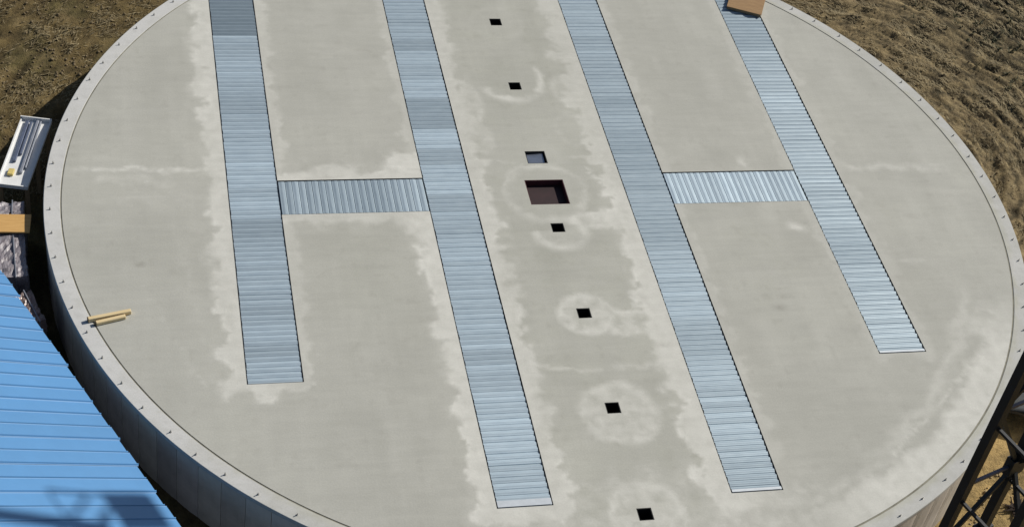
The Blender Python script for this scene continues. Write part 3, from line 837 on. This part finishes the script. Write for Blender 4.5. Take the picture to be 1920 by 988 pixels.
# ------------------------------------------------------------------ lattice tower (lower right)
PA, PB = Vector((-1.653, -18.757)), Vector((-1.040, -18.535))
tu = (PB - PA); side = tu.length; tu.normalize(); tv = Vector((tu.y, -tu.x))   # towards the camera
tw = empty('lattice_tower', (PA.x, PA.y, GZ), math.atan2(tu.y, tu.x))
tag(tw, 'black steel lattice tower rising in the lower right corner', 'tower')
TOPZ = 21.0
sgn = -1.0
legs = [(0, 0), (side, 0), (side, sgn * side), (0, sgn * side)]
LW = 0.064
for lx, ly in legs:
    MB().bar((lx, ly, 0), (lx, ly, TOPZ - GZ), LW).build('leg', M_tower, tw)
Z0 = 12.58 - GZ
bay = 1.06
k0 = -int(Z0 / bay)
nb = int((TOPZ - GZ - Z0) / bay)
for fi in range(4):
    a, b_ = legs[fi], legs[(fi + 1) % 4]
    for k in range(k0, nb):
        z = Z0 + k * bay
        ax, ay, bx, by = a[0], a[1], b_[0], b_[1]
        zs = z - (0.0 if fi == 0 else 0.2)
        MB().bar((ax, ay, zs), (bx, by, zs), 0.022).build('strut', M_tower2 if fi == 0 else M_tower, tw)
        if fi == 3: continue
        if (k + fi) % 2 == 0: MB().bar((bx, by, z + 0.02), (ax, ay, z + bay - 0.03), 0.030).build('brace', M_tower, tw)
        else: MB().bar((bx, by, z + bay - 0.06), (ax, ay, z + 0.03), 0.030).build('brace', M_tower, tw)
for k in range(k0 + 1, nb):
    MB().box((side, -0.0, Z0 + k * bay), (0.20, 0.10, 0.22)).build('gusset', M_tower, tw)

# overhead conveyor added unseen above the frame to throw the shadow on the blue roof
def P3(x, y, z): return Vector((x, y, z))
cv = tag(empty('overhead_caster', (-1.2, -19.0, 18.25)), 'overhead conveyor added out of view to shade the blue roof', 'caster')
head = P3(13.0, 0.30, 18.45); tail = P3(-1.2, -19.0, 18.45); org = P3(-1.2, -19.0, 18.25)
cdv = (head - tail).normalized(); csv = Vector((cdv.y, -cdv.x, 0))
for s in (-1, 1):
    for zz in (0.0, 0.7):
        MB().bar(tail - org + csv * 0.3 * s + P3(0, 0, zz), head - org + csv * 0.3 * s + P3(0, 0, zz), 0.05).build('shadow_chord', M_caster, cv)
Lc = (head - tail).length
for k in range(int(Lc / 1.2)):
    for s in (-1, 1):
        p0 = tail - org + cdv * (k * 1.2) + csv * 0.3 * s
        MB().bar(p0, p0 + cdv * 1.2 + P3(0, 0, 0.7), 0.03).build('brace', M_caster, cv)
MB().box((0, 0, 0), (1, 1, 1), M=Matrix.Translation(P3(13.22, 0.30, 18.38) - org) @ Matrix.Rotation(R(24), 4, 'Z') @ Matrix.Diagonal((1.0, 0.95, 0.5, 1))).build('shadow_box', M_caster, cv)  # box, tube and rods placed only to shape the roof shadow
MB().bar(P3(12.75, -0.42, 18.88) - org, P3(10.7, -0.90, 20.03) - org, 0.16, seg=12).build('shadow_tube', M_caster, cv)
MB().bar(P3(12.7, 0.52, 18.63) - org, P3(11.75, 0.20, 19.23) - org, 0.035, seg=8).build('shadow_rod', M_caster, cv)
MB().bar(P3(11.75, 0.20, 19.23) - org, P3(12.1, -0.51, 19.23) - org, 0.03, seg=8).build('shadow_rod', M_caster, cv)

# ------------------------------------------------------------------ sheets and debris under the tower
def curved_sheet(Rc, a0, a1, h, seed):
    V, F = [], []
    n, k = 26, 14
    for i in range(n + 1):
        a = a0 + (a1 - a0) * i / n
        for j in range(k + 1):
            y = h * j / k
            rr = Rc + 0.028 * (1 if j % 2 else -1)
            V.append((rr * math.sin(a), y, rr * math.cos(a) - Rc))
    for i in range(n):
        for j in range(k): F.append((i * (k + 1) + j, (i + 1) * (k + 1) + j, (i + 1) * (k + 1) + j + 1, i * (k + 1) + j + 1))
    me = mesh('curved_sheet', V, F, M_sheet, True)
    return me
M_sheet = mat('weathered_zinc_sheet', (0.09, 0.10, 0.105), 0.6, 0.2, var=0.15, scale=5)
st = tag(empty('sheet_stack', (9.95, -6.15, GZ), R(-28)), 'stack of curved corrugated steel sheets lying beyond the lattice tower', 'steel sheets')
for k in range(8):
    me = curved_sheet(1.9, -0.42, 0.42, 1.05, k)
    o = link('curved_sheet', me, st, (0.02 * (k % 3), -0.045 * k, 0.19 + 0.05 * k), (0, 0, 0.01 * (k % 2)))
for yy in (0.1, 0.8): MB().box((0, yy, 0.03), (1.3, 0.1, 0.1)).build('timber_bearer', M_pallet, st)
MB().box((-0.15, 0.45, 0.60), (0.55, 0.22, 0.05), bevel=0.005).build('red_board', mat('dark_red_board', (0.22, 0.07, 0.045), 0.8, var=0.2), st)
MB().box((0.0, 0.82, 0.585), (0.75, 0.07, 0.03), bevel=0.004).build('pale_batten', mat('pale_teal_batten', (0.42, 0.52, 0.50), 0.6, var=0.1), st)
# clump of dark roots
rb = random.Random(9)
rm = MB()
for k in range(26):
    a = rb.uniform(0, 6.28); l = rb.uniform(0.12, 0.32)
    p0 = Vector((rb.uniform(-.12, .12), rb.uniform(-.12, .12), rb.uniform(0, .08)))
    rm.bar(p0, p0 + Vector((math.cos(a) * l, math.sin(a) * l, rb.uniform(-.02, .16))), 0.028, seg=5, r2=0.008)
tag(rm.build('root_clump', mat('dark_root', (0.05, 0.03, 0.018), 0.9, var=0.2), None, (8.52, -8.55, GZ + 0.02)), 'small dark clump of roots on sandy ground under the tower', 'roots')
